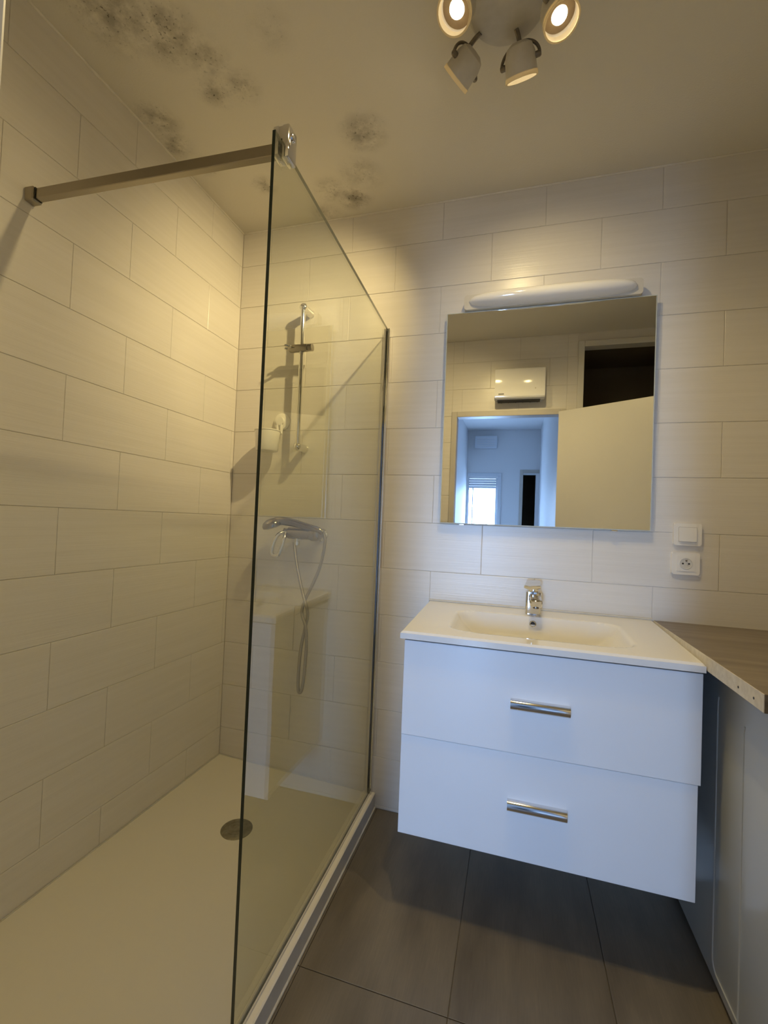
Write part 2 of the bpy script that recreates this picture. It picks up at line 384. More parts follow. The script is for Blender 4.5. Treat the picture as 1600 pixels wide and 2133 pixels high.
wall_corridor_end = mk('wall_corridor_end', bm, 'corridor_paint', kind='structure')
# end window, unseen lower part added for more light: frame, mullion, shutter box, panes
win = tag(thing('window_1', (0.83, CY-0.05, WZ0), None, None), kind='structure')
bm = B()
box(bm, WX0, WX1, CY-0.06, CY-0.02, WZ1-0.03, WZ1, 0.004); box(bm, WX0, WX1, CY-0.06, CY-0.02, WZ0, WZ0+0.04, 0.004)
box(bm, WX1-0.03, WX1, CY-0.06, CY-0.02, WZ0+0.04, WZ1-0.03, 0.004); box(bm, WX0, WX0+0.012, CY-0.06, CY-0.02, WZ0+0.04, WZ1-0.03, 0.003)
mk('window_frame', bm, 'pvc', win)
bx('mullion', (0.676, 0.692, CY-0.058, CY-0.022, WZ0+0.04, 1.715), 'pvc', win, 0.003)
for k in range(4):
    bx('shutter_slat', (WX0+0.012, WX1-0.03, CY-0.058, CY-0.034, 1.715+0.036*k, 1.749+0.036*k), 'pvc', win, 0.006)
for a, c in ((WX0+0.012, 0.676), (0.692, WX1-0.03)):
    bx('window_pane', (a, c, CY-0.046, CY-0.042, WZ0+0.04, 1.715), 'window_glass', win)
bm = B()
for d in ((WX0-0.015, WX1+0.05, WZ1, WZ1+0.05), (WX1, WX1+0.05, 0.0, WZ1)):
    box(bm, d[0], d[1], CY, CY+0.012, d[2], d[3], 0.003)
mk('trim_2', bm, 'pvc', kind='structure')
# dark doorway beside it
bm = B()
box(bm, PX0-0.045, PX0, CY-0.02, CY+0.015, 0, PZ+0.05, 0.003); box(bm, PX0, CX1-0.002, CY-0.02, CY+0.015, PZ, PZ+0.05, 0.003)
mk('trim_3', bm, 'frame_grey', kind='structure')
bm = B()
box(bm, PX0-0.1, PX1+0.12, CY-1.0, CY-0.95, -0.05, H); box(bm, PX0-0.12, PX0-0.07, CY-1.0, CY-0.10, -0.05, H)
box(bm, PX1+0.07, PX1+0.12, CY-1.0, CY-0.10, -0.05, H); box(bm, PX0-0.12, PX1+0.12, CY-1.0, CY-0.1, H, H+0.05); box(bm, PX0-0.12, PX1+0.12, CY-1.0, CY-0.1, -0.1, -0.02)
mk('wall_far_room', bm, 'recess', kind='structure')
vent = thing('wall_vent_unit', (0.86, CY, 2.30), 'white box-shaped ventilation unit on the corridor wall above the window', 'ventilation unit')
bx('casing', (0.70, 1.02, CY, CY+0.09, 2.30, 2.48), 'pvc', vent, 0.012)
for k in range(4): bx('louvre', (0.73, 0.99, CY+0.088, CY+0.096, 2.325+0.035*k, 2.337+0.035*k), 'corridor_paint', vent, 0.002)

# cupboard recess behind the folded-back door
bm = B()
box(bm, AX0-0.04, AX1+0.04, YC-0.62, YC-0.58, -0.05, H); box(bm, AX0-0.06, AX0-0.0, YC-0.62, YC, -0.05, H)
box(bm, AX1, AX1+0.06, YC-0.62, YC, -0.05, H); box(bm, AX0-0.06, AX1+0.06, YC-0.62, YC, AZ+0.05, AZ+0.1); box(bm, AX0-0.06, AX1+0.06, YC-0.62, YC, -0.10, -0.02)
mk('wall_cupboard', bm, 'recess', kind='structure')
bm = B()
for d in ((AX0-FW, AX0, 0, AZ+FW), (AX1, AX1+FW, 0, AZ+FW), (AX0, AX1, AZ, AZ+FW)):
    box(bm, d[0], d[1], YC-0.005, YR+0.012, d[2], d[3], 0.003)
mk('trim_1', bm, 'door_white', kind='structure')

# ------------------------------------------------------------------ door: frame and open leaf
door = tag(thing('door_1', ((DX0+DX1)/2, YR-0.03, 0), None, None), kind='structure')
bm = B()
for d in ((DX0-FW, DX0, 0, DZ+FW), (DX1, DX1+FW, 0, DZ+FW), (DX0, DX1, DZ, DZ+FW)):
    box(bm, d[0], d[1], YC-0.008, YR+0.010, d[2], d[3], 0.003)
mk('door_frame', bm, 'frame_grey', door)
LA = math.radians(33); LW = 0.80
lu = Vector((math.cos(LA), math.sin(LA), 0)); ln = Vector((-lu.y, lu.x, 0))
lorg = Vector((DX1+0.008, YR+0.014, 0))
def lp(a, n_, z): return lorg + lu*a + ln*n_ + Vector((0, 0, z))
bm = B(); prism(bm, [(0, 0.008), (LW, 0.008), (LW, DZ+0.012), (0, DZ+0.012)], lorg, lu, (0, 0, 1), ln, 0.040)
bmesh.ops.bevel(bm, geom=list(bm.edges), offset=0.002, segments=1, affect='EDGES')
leaf = mk('door_leaf', bm, 'door_white', door)
bm = B(); lathe(bm, [(0.024, 0), (0.024, 0.006), (0.010, 0.008), (0.010, 0.045)], lp(LW-0.06, 0.040, 1.02), ln, 20)
tube(bm, spline([lp(LW-0.06, 0.078, 1.02), lp(LW-0.09, 0.082, 1.02), lp(LW-0.18, 0.080, 1.02)], 5), 0.009, 10)
mk('door_handle', bm, 'chrome', leaf, 40)

# ------------------------------------------------------------------ shower tray
TXE = 0.776
tray = thing('shower_tray', (0.39, -0.79, 0.0), 'large cream shower tray with round drain beside the glass screen', 'shower tray')
bm = B(); NX, NY = 26, 40
def tray_z(x, y):
    z = 0.088 - 0.028*x/TXE
    e = max(0.0, min(1.0, (x-0.715)/0.018)); e = e*e*(3-2*e)
    dip = 0.006*math.exp(-((x-0.365)**2+(y+0.39)**2)/0.06)
    return (z-dip)*(1-e) + 0.064*e - (0.0 if e > 0.5 else 0.002)
xs = [TXE*i/NX for i in range(NX) if TXE*i/NX < 0.70] + [0.706, 0.713, 0.720, 0.727, 0.734, 0.748, 0.760, TXE-0.004, TXE]
ys = [-0.001 + (YR+0.012)*j/NY for j in range(NY+1)]
xs = [max(0.0008, x) for x in xs]
g_ = [[bm.verts.new((x, y, tray_z(x, y) - (0.003 if x == TXE else 0))) for y in ys] for x in xs]
for i in range(len(xs)-1):
    for j in range(NY): bm.faces.new((g_[i][j], g_[i][j+1], g_[i+1][j+1], g_[i+1][j]))
def skirt(vs):
    lo_ = [bm.verts.new((v.co.x, v.co.y, 0.0)) for v in vs]
    for a in range(len(vs)-1): 
        f = bm.faces.new((vs[a], vs[a+1], lo_[a+1], lo_[a])); f.material_index = 1
skirt(g_[-1]); skirt([c[0] for c in g_]); skirt([c[-1] for c in g_]); skirt(g_[0])
mk('tray_body', bm, ['tray', 'rim_face'], tray, 35)
bm = B()
for k in range(1): tube(bm, [(TXE+0.001, -0.002, 0.003), (TXE+0.001, YR+0.012, 0.003)], 0.0042, 8)
mk('silicone_bead', bm, 'silicone', tray, 60)
bm = B(); tube(bm, [(0.0035, -0.004, 0.0855), (0.0035, YR+0.014, 0.0855)], 0.0028, 6); tube(bm, [(0.004, -0.0035, 0.0855), (0.75, -0.0035, 0.060)], 0.0028, 6)
mk('wall_joint_bead', bm, 'silicone', tray, 60)
dz = tray_z(0.365, -0.392)
bm = B(); lathe(bm, [(0.0, 0.0045), (0.046, 0.0045), (0.052, 0.0035), (0.058, 0.0005), (0.058, -0.004)], (0.365, -0.392, dz), (0, 0, 1), 40, False, True)
dr = mk('drain_cover', bm, 'drain_metal', tray, 40)
bm = B()
for rr in (0.018, 0.034): lathe(bm, [(rr-0.0012, 0.0045), (rr-0.0012, 0.0052), (rr+0.0012, 0.0052), (rr+0.0012, 0.0045)], (0.365, -0.392, dz), (0, 0, 1), 32, False, False)
mk('drain_ring', bm, 'drain_metal', dr, 40)

# ------------------------------------------------------------------ glass shower screen
GX = 0.752
scr = thing('shower_screen', (GX, -0.49, 0.063), 'frameless clear glass shower screen in a chrome wall channel', 'shower screen')
gy0, gy1, gzb, gzt0, gzt1 = -0.006, -0.972, 0.0645, 2.040, 2.092
bm = B()
vs = {}
for s in (0, 1):
    x = GX-0.004+0.008*s
    vs[s] = [bm.verts.new(p) for p in ((x, gy0, gzb), (x, gy1, gzb), (x, gy1, gzt1), (x, gy0, gzt0))]
f0 = bm.faces.new(vs[0]); f1 = bm.faces.new(vs[1][::-1])
for i in range(4):
    f = bm.faces.new((vs[0][i], vs[1][i], vs[1][(i+1) % 4], vs[0][(i+1) % 4])); f.material_index = 1
for f in bm.faces:
    if f.material_index == 1 and min(v.co.z for v in f.verts) > 1.9: f.material_index = 2
mk('glass_pane', bm, ['shower_glass', 'glass_edge', 'glass_top_edge'], scr)
bm = B()
box(bm, GX-0.013, GX-0.0042, -0.026, -0.0005, 0.064, 2.043, 0.002); box(bm, GX+0.0042, GX+0.013, -0.026, -0.0005, 0.064, 2.043, 0.002)
mk('wall_channel', bm, 'chrome', scr)
bm = B(); box(bm, GX-0.0075, GX-0.0042, -0.97, -0.027, 0.063, 0.071); box(bm, GX+0.0042, GX+0.0075, -0.97, -0.027, 0.063, 0.071)
mk('bottom_seal', bm, 'silicone', scr)

# support bar from the side wall to the pane
bar = thing('support_bar', (0.0, -0.975, 2.06), 'square metal stabiliser bar from tiled wall to top of glass screen', 'support bar')
pa, pb = Vector((0.012, -0.972, 2.062)), Vector((GX-0.002, -0.925, 2.082))
def obox(bm, a, c, hw, hh, up=(0, 0, 1), bev=0.0015):
    d = (c-a).normalized(); u = d.cross(Vector(up)).normalized(); v = u.cross(d)
    st = len(bm.verts); A = []
    q = [(-hw, -hh), (hw, -hh), (hw, hh), (-hw, hh)]
    V0 = [bm.verts.new(a+u*i+v*j) for i, j in q]; V1 = [bm.verts.new(c+u*i+v*j) for i, j in q]
    fs = [bm.faces.new(V0[::-1]), bm.faces.new(V1)]
    for i in range(4): fs.append(bm.faces.new((V0[i], V0[(i+1) % 4], V1[(i+1) % 4], V1[i])))
    if bev: bmesh.ops.bevel(bm, geom=list({e for f in fs for e in f.edges}), offset=bev, segments=1, affect='EDGES')
bm = B(); obox(bm, pa+(pb-pa).normalized()*0.014, pb, 0.0095, 0.0145); mk('bar', bm, 'satin_steel', bar)
bm = B(); obox(bm, Vector((-0.0005, -0.9735, 2.062)), Vector((0.028, -0.9715, 2.0625)), 0.0145, 0.0190, bev=0.003); mk('wall_bracket', bm, 'satin_steel', bar)
bm = B(); obox(bm, pa+Vector((0.018, 0, 0)), pa+Vector((0.021, 0.0001, 0)), 0.0105, 0.0155, bev=0); mk('gasket', bm, 'dark', bar)
bm = B()
box(bm, GX+0.0042, GX+0.022, -0.945, -0.905, 2.050, 2.128, 0.003); box(bm, GX-0.020, GX-0.0042, -0.945, -0.905, 2.060, 2.128, 0.003)
box(bm, GX-0.006, GX+0.006, -0.943, -0.907, 2.096, 2.126)
gl = mk('glass_clamp', bm, 'chrome', bar, 40)
bm = B(); lathe(bm, [(0.010, 0), (0.010, 0.003), (0.0085, 0.0042), (0, 0.0045)], (GX+0.0215, -0.925, 2.108), (1, 0, 0), 20); mk('clamp_screw', bm, 'chrome', gl, 40)

# ------------------------------------------------------------------ shower rail
RX, RY = 0.374, -0.070
rail = thing('shower_rail', (RX, 0.0, 1.52), 'chrome vertical slide rail with empty handset holder on tiled wall', 'shower rail')
bm = B(); lathe(bm, [(0.0, -0.004), (0.0105, 0.0), (0.0105, 0.64), (0.0, 0.644)], (RX, RY, 1.52), (0, 0, 1), 20); mk('rail_tube', bm, 'chrome', rail, 40)
for zc in (2.150, 1.528):
    bm = B(); lathe(bm, [(0.0, -0.016), (0.010, -0.013), (0.0175, -0.004), (0.0175, 0.066), (0.020, 0.0705)], (RX, RY-0.0005, zc), (0, 1, 0), 24); mk('wall_mount', bm, 'chrome', rail, 35)
bm = B(); lathe(bm, [(0.0, -0.058), (0.015, -0.056), (0.0175, -0.050), (0.0175, 0.030), (0.014, 0.033), (0.0165, 0.036), (0.0165, 0.054), (0, 0.056)], (RX, RY-0.004, 1.965), (1, 0, 0), 20)
sl = mk('slider', bm, 'dark_chrome', rail, 35)
bm = B()
arc = [(RX-0.055+0.019*math.cos(a)-0.004, RY-0.026+0.019*math.sin(a), 1.966) for a in [math.radians(60+300*k/16-150) for k in range(0, 14)]]
tube(bm, arc, 0.0055, 8); mk('handset_cradle', bm, 'chrome', sl, 50)

# ------------------------------------------------------------------ suction soap cup
cup = thing('soap_cup', (0.228, -0.06, 1.51), 'white plastic cup hanging from a round suction hook on shower tiles', 'cup holder')
bm = B(); lathe(bm, [(0.040, 0.0005), (0.040, 0.006), (0.034, 0.014), (0.020, 0.018), (0.019, 0.026), (0, 0.027)], (0.255, 0.0, 1.655), (0, -1, 0), 32); mk('suction_disc', bm, 'plastic_white', cup, 35)
bm = B()
for x in (0.244, 0.262): box(bm, x-0.0045, x+0.0045, -0.026, -0.012, 1.596, 1.645, 0.002)
mk('hanger_prong', bm, 'plastic_white', cup)
bm = B(); lathe(bm, [(0.0, 0.0), (0.046, 0.0), (0.049, 0.004), (0.056, 0.088), (0.0585, 0.090), (0.0585, 0.094), (0.054, 0.094), (0.047, 0.006), (0, 0.005)], (0.224, -0.072, 1.508), (0, 0, 1), 36); mk('cup_body', bm, 'plastic_white', cup, 35)

# ------------------------------------------------------------------ shower mixer, handset and hose
mixr = thing('shower_mixer', (0.42, -0.06, 1.12), 'chrome wall-mounted shower mixer with open loop lever', 'shower mixer')
MZ = 1.146; MY = -0.058
bm = B(); lathe(bm, [(0.0, -0.002), (0.022, 0.0), (0.026, 0.004), (0.026, 0.095), (0.027, 0.105), (0.031, 0.112), (0.031, 0.142), (0.026, 0.151), (0, 0.152)], (0.345, MY, MZ), (1, 0, 0), 28); mk('body', bm, 'dark_chrome', mixr, 35)
for x in (0.365, 0.478):
    bm = B(); lathe(bm, [(0.030, 0.0), (0.030, 0.006), (0.020, 0.012), (0.013, 0.016), (0.013, 0.05)], (x, -0.0005, MZ-0.004), (0, -1, 0), 24); mk('wall_union', bm, 'chrome', mixr, 35)
bm = B(); lathe(bm, [(0.010, 0), (0.010, 0.012), (0.0125, 0.013), (0.0125, 0.030), (0.009, 0.032)], (0.388, MY-0.002, MZ-0.022), (0, 0, -1), 20); mk('outlet_nut', bm, 'chrome', mixr, 35)
bm = B()
lathe(bm, [(0.0, -0.001), (0.025, 0.0), (0.025, 0.018), (0, 0.019)], (0.328, MY, MZ), (1, 0, 0), 24)
lev = [(0.334, MY-0.020, MZ+0.004), (0.316, MY-0.042, MZ-0.010), (0.302, MY-0.052, MZ-0.045), (0.296, MY-0.054, MZ-0.085), (0.305, MY-0.054, MZ-0.100), (0.326, MY-0.054, MZ-0.098), (0.337, MY-0.052, MZ-0.075), (0.346, MY-0.045, MZ-0.030), (0.345, MY-0.028, MZ-0.004)]
tube(bm, spline(lev, 6), 0.0085, 10); mk('lever', bm, 'chrome', mixr, 60)
hs = thing('hand_shower', (0.40, -0.09, 1.155), 'chrome hand shower laid across the top of the mixer', 'hand shower')
hp = spline([(0.295, -0.090, 1.194), (0.335, -0.089, 1.197), (0.385, -0.086, 1.190), (0.440, -0.083, 1.178), (0.495, -0.082, 1.166), (0.515, -0.077, 1.154)], 6)
bm = B(); tube(bm, hp, lambda t: 0.0155+0.004*math.cos(3*t) if t < 0.93 else 0.012, 14); mk('handle', bm, 'dark_chrome', hs, 50)
bm = B(); lathe(bm, [(0.0, 0.028), (0.020, 0.026), (0.038, 0.016), (0.046, 0.003), (0.045, -0.008), (0.034, -0.013), (0, -0.013)], (0.283, -0.094, 1.180), (-0.25, -0.25, 0.92), 32)
hd = mk('spray_head', bm, 'dark_chrome', hs, 40)
def hpx(l, y0): return [px(u, v, 1, y0 + dy) for u, v, dy in l]
path = hpx([(672, 1107, 0), (677, 1122, -.004), (674, 1150, -.004), (664, 1188, -.002), (650, 1220, 0), (637, 1247, .006), (629, 1275, .0), (637, 1308, -.006), (638, 1350, 0), (634, 1400, 0), (629, 1434, 0),
            (624, 1443, 0), (621, 1434, 0), (622, 1400, 0), (627, 1350, 0), (636, 1306, .007), (641, 1277, 0), (633, 1245, -.006), (626, 1215, -.002), (619, 1180, 0), (615, 1150, 0), (613, 1129, 0)], -0.066)
bm = B(); tube(bm, spline(path, 6), 0.0070, 10); 
hose = mk('shower_hose', bm, 'hose', None, 60, 'grey flexible shower hose hanging in a twisted loop below the mixer', 'hose')
t, b = nt(MATS['hose']); N = t.nodes; L = t.links
wv = N.new('ShaderNodeTexWave'); wv.bands_direction = 'Z'; wv.inputs['Scale'].default_value = 130; wv.inputs['Distortion'].default_value = 0
g = N.new('ShaderNodeNewGeometry'); L.new(g.outputs['Position'], wv.inputs['Vector'])
bp = N.new('ShaderNodeBump'); bp.inputs['Strength'].default_value = 0.5; bp.inputs['Distance'].default_value = 0.001; L.new(wv.outputs['Fac'], bp.inputs['Height']); L.new(bp.outputs[0], b.inputs['Normal'])

# ------------------------------------------------------------------ vanity unit (wall hung)
VX0, VX1 = 0.985, 1.793
van = thing('vanity_unit', (1.39, -0.23, 0.24), 'white lacquered wall-hung vanity unit with two drawers', 'vanity')
for dm in ((VX0+0.004, VX0+0.020, -0.440, -0.001, 0.245, 0.846), (VX1-0.024, VX1-0.008, -0.440, -0.001, 0.245, 0.846)):
    bx('side_panel', dm, 'white_lacquer', van, 0.001)
bx('bottom_panel', (VX0+0.020, VX1-0.024, -0.440, -0.001, 0.245, 0.261), 'white_lacquer', van)
bx('back_panel', (VX0+0.020, VX1-0.024, -0.012, -0.001, 0.261, 0.846), 'white_lacquer', van)
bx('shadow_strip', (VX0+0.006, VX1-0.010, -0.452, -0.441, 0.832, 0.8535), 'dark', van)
def handle(bm, x0, x1, zc, yf):
    prof = [(yf+0.001, zc-0.0155), (yf-0.010, zc-0.0150), (yf-0.018, zc-0.0105), (yf-0.0215, zc-0.003), (yf-0.0215, zc+0.004), (yf-0.018, zc+0.011), (yf-0.009, zc+0.0155), (yf+0.001, zc+0.0158)]
    prism(bm, [(p, q) for p, q in prof], (x0, 0, 0), (0, 1, 0), (0, 0, 1), (1, 0, 0), x1-x0)
for z0, z1, x0, x1, yf, zc in ((0.5496, 0.8425, VX0, VX1+0.005, -0.464, 0.693), (0.243, 0.5475, VX0, VX1, -0.460, 0.400)):
    bm = B(); box(bm, x0, x1, yf, -0.4405, z0, z1, 0.0015, 2); d_ = mk('drawer_front', bm, 'white_lacquer', van)
    bm = B(); handle(bm, 1.311, 1.474, zc, yf); mk('handle', bm, 'chrome', d_, 50, label='chrome half-round bar handle')

# basin top
BX0, BX1, BYF = 0.974, 1.7985, -0.480
basin = thing('washbasin', (1.386, -0.24, 0.85), 'white ceramic countertop washbasin with shallow rectangular bowl', 'washbasin')
def ztop(y): return 0.893 + y/0.48*0.020
KX0, KX1, KY0, KY1, KD = 1.105, 1.665, -0.415, -0.115, 0.095
def sst(t): t = max(0, min(1, t)); return t*t*(3-2*t)
def basin_z(x, y):
    tx = min((x-KX0)/0.13, (KX1-x)/0.13); ty = min((y-KY0)/0.075, (KY1-y)/0.055)
    tx, ty = max(0, min(1, tx)), max(0, min(1, ty))
    a = 1-((1-tx)**2.6+(1-ty)**2.6)**(1/2.6)
    a = max(0, min(1, a))
    return ztop(y) - KD*(1-(1-a)**1.7)*sst(a/0.18+0.0 if a < 0.18 else 1)
bm = B()
nx, ny = 140, 82
gx = [BX0+(BX1-BX0)*i/nx for i in range(nx+1)]; gyv = [BYF+(-0.0012-BYF)*j/ny for j in range(ny+1)]
def edge_drop(x, y):
    e = min(x-BX0, BX1-x, y-BYF); r = 0.006
    return 0 if e >= r else r-math.sqrt(max(0, r*r-(r-e)**2))
G = [[bm.verts.new((x, y, basin_z(x, y)-edge_drop(x, y))) for y in gyv] for x in gx]
for i in range(nx):
    for j in range(ny): bm.faces.new((G[i][j], G[i+1][j], G[i+1][j+1], G[i][j+1]))
ring = [G[i][0] for i in range(nx+1)] + [G[nx][j] for j in range(1, ny+1)] + [G[i][ny] for i in range(nx-1, -1, -1)] + [G[0][j] for j in range(ny-1, 0, -1)]
low = [bm.verts.new((v.co.x, v.co.y, ztop(v.co.y)-0.0235)) for v in ring]
k = len(ring)
for i in range(k): bm.faces.new((ring[i], low[i], low[(i+1) % k], ring[(i+1) % k]))
mk('basin_slab', bm, 'ceramic', basin, 40)
bm = B(); tube(bm, [(BX0+0.002, -0.003, 0.896), (BX1-0.002, -0.003, 0.896)], 0.0045, 8); mk('sealant_bead', bm, 'silicone', basin, 60)
# overflow ring on the back slope of the bowl, drain in the bottom
def surf_n(x, y):
    e = 1e-3; return Vector((-(basin_z(x+e, y)-basin_z(x-e, y))/(2*e), -(basin_z(x, y+e)-basin_z(x, y-e))/(2*e), 1)).normalized()
# first hit of the pixel ray with the bowl
d = (cF*FPX + cR*(1110-800) + cU*(1066.5-1300)).normalized(); s = 1.0
while s < 2.2:
    p = CAM+d*s
    if p.y > BYF and p.z < basin_z(p.x, p.y): break
    s += 0.0005
on_ = surf_n(p.x, p.y)
bm = B(); lathe(bm, [(0.0085, -0.001), (0.0085, 0.0022), (0.0100, 0.0030), (0.0120, 0.0022), (0.0125, -0.002)], p, on_, 24, False, False); mk('overflow_ring', bm, 'chrome', basin, 40)
bm = B(); lathe(bm, [(0.0, 0.0008), (0.009, 0.0008)], p, on_, 24, False, False); mk('overflow_hole', bm, 'dark', basin)
zb = basin_z(1.386, -0.26)
bm = B(); lathe(bm, [(0.0, 0.006), (0.020, 0.005), (0.030, 0.002), (0.032, -0.002)], (1.386, -0.26, zb), (0, 0, 1), 28, False, False); mk('basin_drain', bm, 'chrome', basin, 40)

# ------------------------------------------------------------------ basin tap
FX, FY = 1.382, -0.062
fz = ztop(FY)-0.001
tap = thing('basin_tap', (FX, FY, fz), 'chrome single-lever tap on the white washbasin', 'tap')
bm = B(); prism(bm, rrect(-0.029, 0.029, -0.025, 0.025, 0.010), (FX, FY, fz), (1, 0, 0), (0, 1, 0), (0, 0, 1), 0.082); 
for v in bm.verts:
    if v.co.z > fz+0.05: v.co.x = FX+(v.co.x-FX)*0.94; v.co.y = FY+(v.co.y-FY)*0.94
body = mk('tap_body', bm, 'chrome', tap, 40)
bm = B()
obox(bm, Vector((FX+0.003, FY-0.005, fz+0.066)), Vector((FX+0.007, FY-0.105, fz+0.052)), 0.021, 0.013, bev=0.004); sp = mk('spout', bm, 'chrome', tap, 40)
bm = B(); lathe(bm, [(0.010, 0), (0.011, 0.008), (0.009, 0.010)], (FX+0.006, FY-0.092, fz+0.044), (0, 0, -1), 20); mk('aerator', bm, 'lamp_metal', sp, 40)
bm = B(); lathe(bm, [(0.021, 0), (0.023, 0.006), (0.023, 0.020), (0.018, 0.026)], (FX, FY, fz+0.080), (0, 0, 1), 28); mk('cartridge_neck', bm, 'chrome', tap, 35)
bm = B()
lv = [(-0.024, 0.024), (0.024, 0.024), (0.027, -0.030), (0.022, -0.066), (-0.020, -0.075), (-0.036, -0.062), (-0.027, -0.030)]
A_ = Vector((1, 0, 0.05)).normalized(); Bv = Vector((0, 1, 0.12)).normalized()
prism(bm, lv, (FX, FY, fz+0.108), A_, Bv, A_.cross(Bv), 0.012); bmesh.ops.bevel(bm, geom=list(bm.edges), offset=0.002, segments=2, affect='EDGES')
mk('tap_lever', bm, 'chrome', tap, 40)

# ------------------------------------------------------------------ mirror
MX0, MX1, MZ0, MZ1 = 1.010, 1.779, 1.2155, 2.080
mir = thing('wall_mirror', ((MX0+MX1)/2, 0, MZ0), 'large frameless rectangular wall mirror above the washbasin', 'mirror')
tl = math.tan(math.radians(0.36))
bm = B()
def mpt(x, z, dep): return (x, -0.020-dep-(z-MZ0)*tl, z)
c = 0.0035
A = [bm.verts.new(mpt(x, z, 0.0)) for x, z in ((MX0, MZ0), (MX1, MZ0), (MX1, MZ1), (MX0, MZ1))]
Bq = [bm.verts.new(mpt(x, z, 0.004)) for x, z in ((MX0, MZ0), (MX1, MZ0), (MX1, MZ1), (MX0, MZ1))]
Cq = [bm.verts.new(mpt(x, z, 0.005)) for x, z in ((MX0+c, MZ0+c), (MX1-c, MZ0+c), (MX1-c, MZ1-c), (MX0+c, MZ1-c))]
bm.faces.new(Cq).material_index = 0
for i in range(4):
    j = (i+1) % 4
    bm.faces.new((A[i], A[j], Bq[j], Bq[i])).material_index = 1
    bm.faces.new((Bq[i], Bq[j], Cq[j], Cq[i])).material_index = 1
bm.faces.new(A[::-1]).material_index = 1
mk('mirror_glass', bm, ['mirror_silver', 'mirror_edge'], mir)
bm = B(); box(bm, MX0+0.03, MX1-0.03, -0.0195, -0.0005, MZ0+0.03, MZ1-0.06); mk('backing_board', bm, 'dark_vent', mir)
for x in (1.10, 1.66):
    bm = B(); box(bm, x-0.010, x+0.010, -0.029, -0.0005, MZ0-0.0045, MZ0-0.0005, 0.0008, 1); mk('clip', bm, 'chrome', mir)

# ------------------------------------------------------------------ lamp above the mirror (switched off)
wl = thing('mirror_lamp', (1.405, 0, 2.085), 'long white oval wall lamp above the mirror, switched off', 'lamp')
bm = B(); prism(bm, rrect(1.081, 1.729, 2.082, 2.142, 0.012), (0, -0.0005, 0), (1, 0, 0), (0, 0, 1), (0, -1, 0), 0.044); mk('lamp_base', bm, 'lamp_shell', wl, 40)
bm = B(); n1, n2 = 48, 16; rows = []
for i in range(n1+1):
    s = -1+2*i/n1; env = (max(0, 1-abs(s)**4.5))**(1/2.2); row = []
    for j in range(n2+1):
        a = math.pi*j/n2
        row.append(bm.verts.new((1.405+0.307*s, -0.043-0.044*env*math.sin(a), 2.112-0.031*env*math.cos(a)+0.002)))
    rows.append(row)
for i in range(n1):
    for j in range(n2): bm.faces.new((rows[i][j], rows[i+1][j], rows[i+1][j+1], rows[i][j+1]))
bmesh.ops.remove_doubles(bm, verts=bm.verts, dist=1e-5); mk('diffuser', bm, 'ceramic', wl, 60)

# ------------------------------------------------------------------ switch and socket
def plate(name, xc, zc, label, cat):
    o = thing(name, (xc, 0, zc-0.04), label, cat)
    w_, h_ = 0.044, 0.0395
    bm = B(); prism(bm, rrect(-w_, w_, -h_, h_, 0.005), (xc, 0.0005, zc), (1, 0, 0), (0, 0, 1), (0, -1, 0), 0.0115)
    ed = [e for e in bm.edges if all(v.co.y < -0.010 for v in e.verts)]; bmesh.ops.bevel(bm, geom=ed, offset=0.003, segments=2, affect='EDGES')
    mk('cover_plate', bm, 'plastic_white', o, 40); return o
sw = plate('light_switch', 1.8995, 1.2095, 'white rocker light switch on the tiles, above the power socket', 'switch')
bm = B(); prism(bm, rrect(-0.0285, 0.0285, -0.0265, 0.0265, 0.002), (1.8995, -0.011, 1.2095), (1, 0, 0), (0, 0, 1), (0, -1, 0), 0.0012); mk('surround', bm, 'frame_grey', sw)
bm = B(); prism(bm, rrect(-0.0272, 0.0272, -0.0252, 0.0252, 0.002), (1.8995, -0.011, 1.2095), (1, 0, 0), (0, 0, 1), (0, -1, 0), 0.004); 
for v in bm.verts:
    if v.co.y < -0.013 and v.co.z < 1.2095: v.co.y -= 0.002
mk('rocker', bm, 'plastic_white', sw)
so = plate('power_socket', 1.8955, 1.1055, 'white power socket with round pin well, below the light switch', 'socket')
bm = B(); prism(bm, rrect(-0.029, 0.029, -0.027, 0.027, 0.002), (1.8955, -0.011, 1.1055), (1, 0, 0), (0, 0, 1), (0, -1, 0), 0.0022); mk('insert', bm, 'plastic_white', so)
bm = B(); lathe(bm, [(0.0205, 0.0), (0.0205, 0.0012), (0.0185, 0.0016), (0.0180, 0.0002), (0, 0.0002)], (1.8955, -0.0131, 1.1055), (0, -1, 0), 32, False, False); well = mk('pin_well', bm, 'door_white', so, 40)
for dx, dz_ in ((-0.0095, 0.0), (0.0095, 0.0)):
    bm = B(); lathe(bm, [(0.003, 0), (0.003, 0.0012), (0, 0.0012)], (1.8955+dx, -0.0131, 1.1055+dz_), (0, -1, 0), 14); mk('contact_hole', bm, 'dark', well)
bm = B(); lathe(bm, [(0.0024, 0), (0.0024, 0.008), (0.001, 0.010)], (1.8955, -0.0131, 1.1165), (0, -1, 0), 14); mk('earth_pin', bm, 'lamp_metal', well, 40)

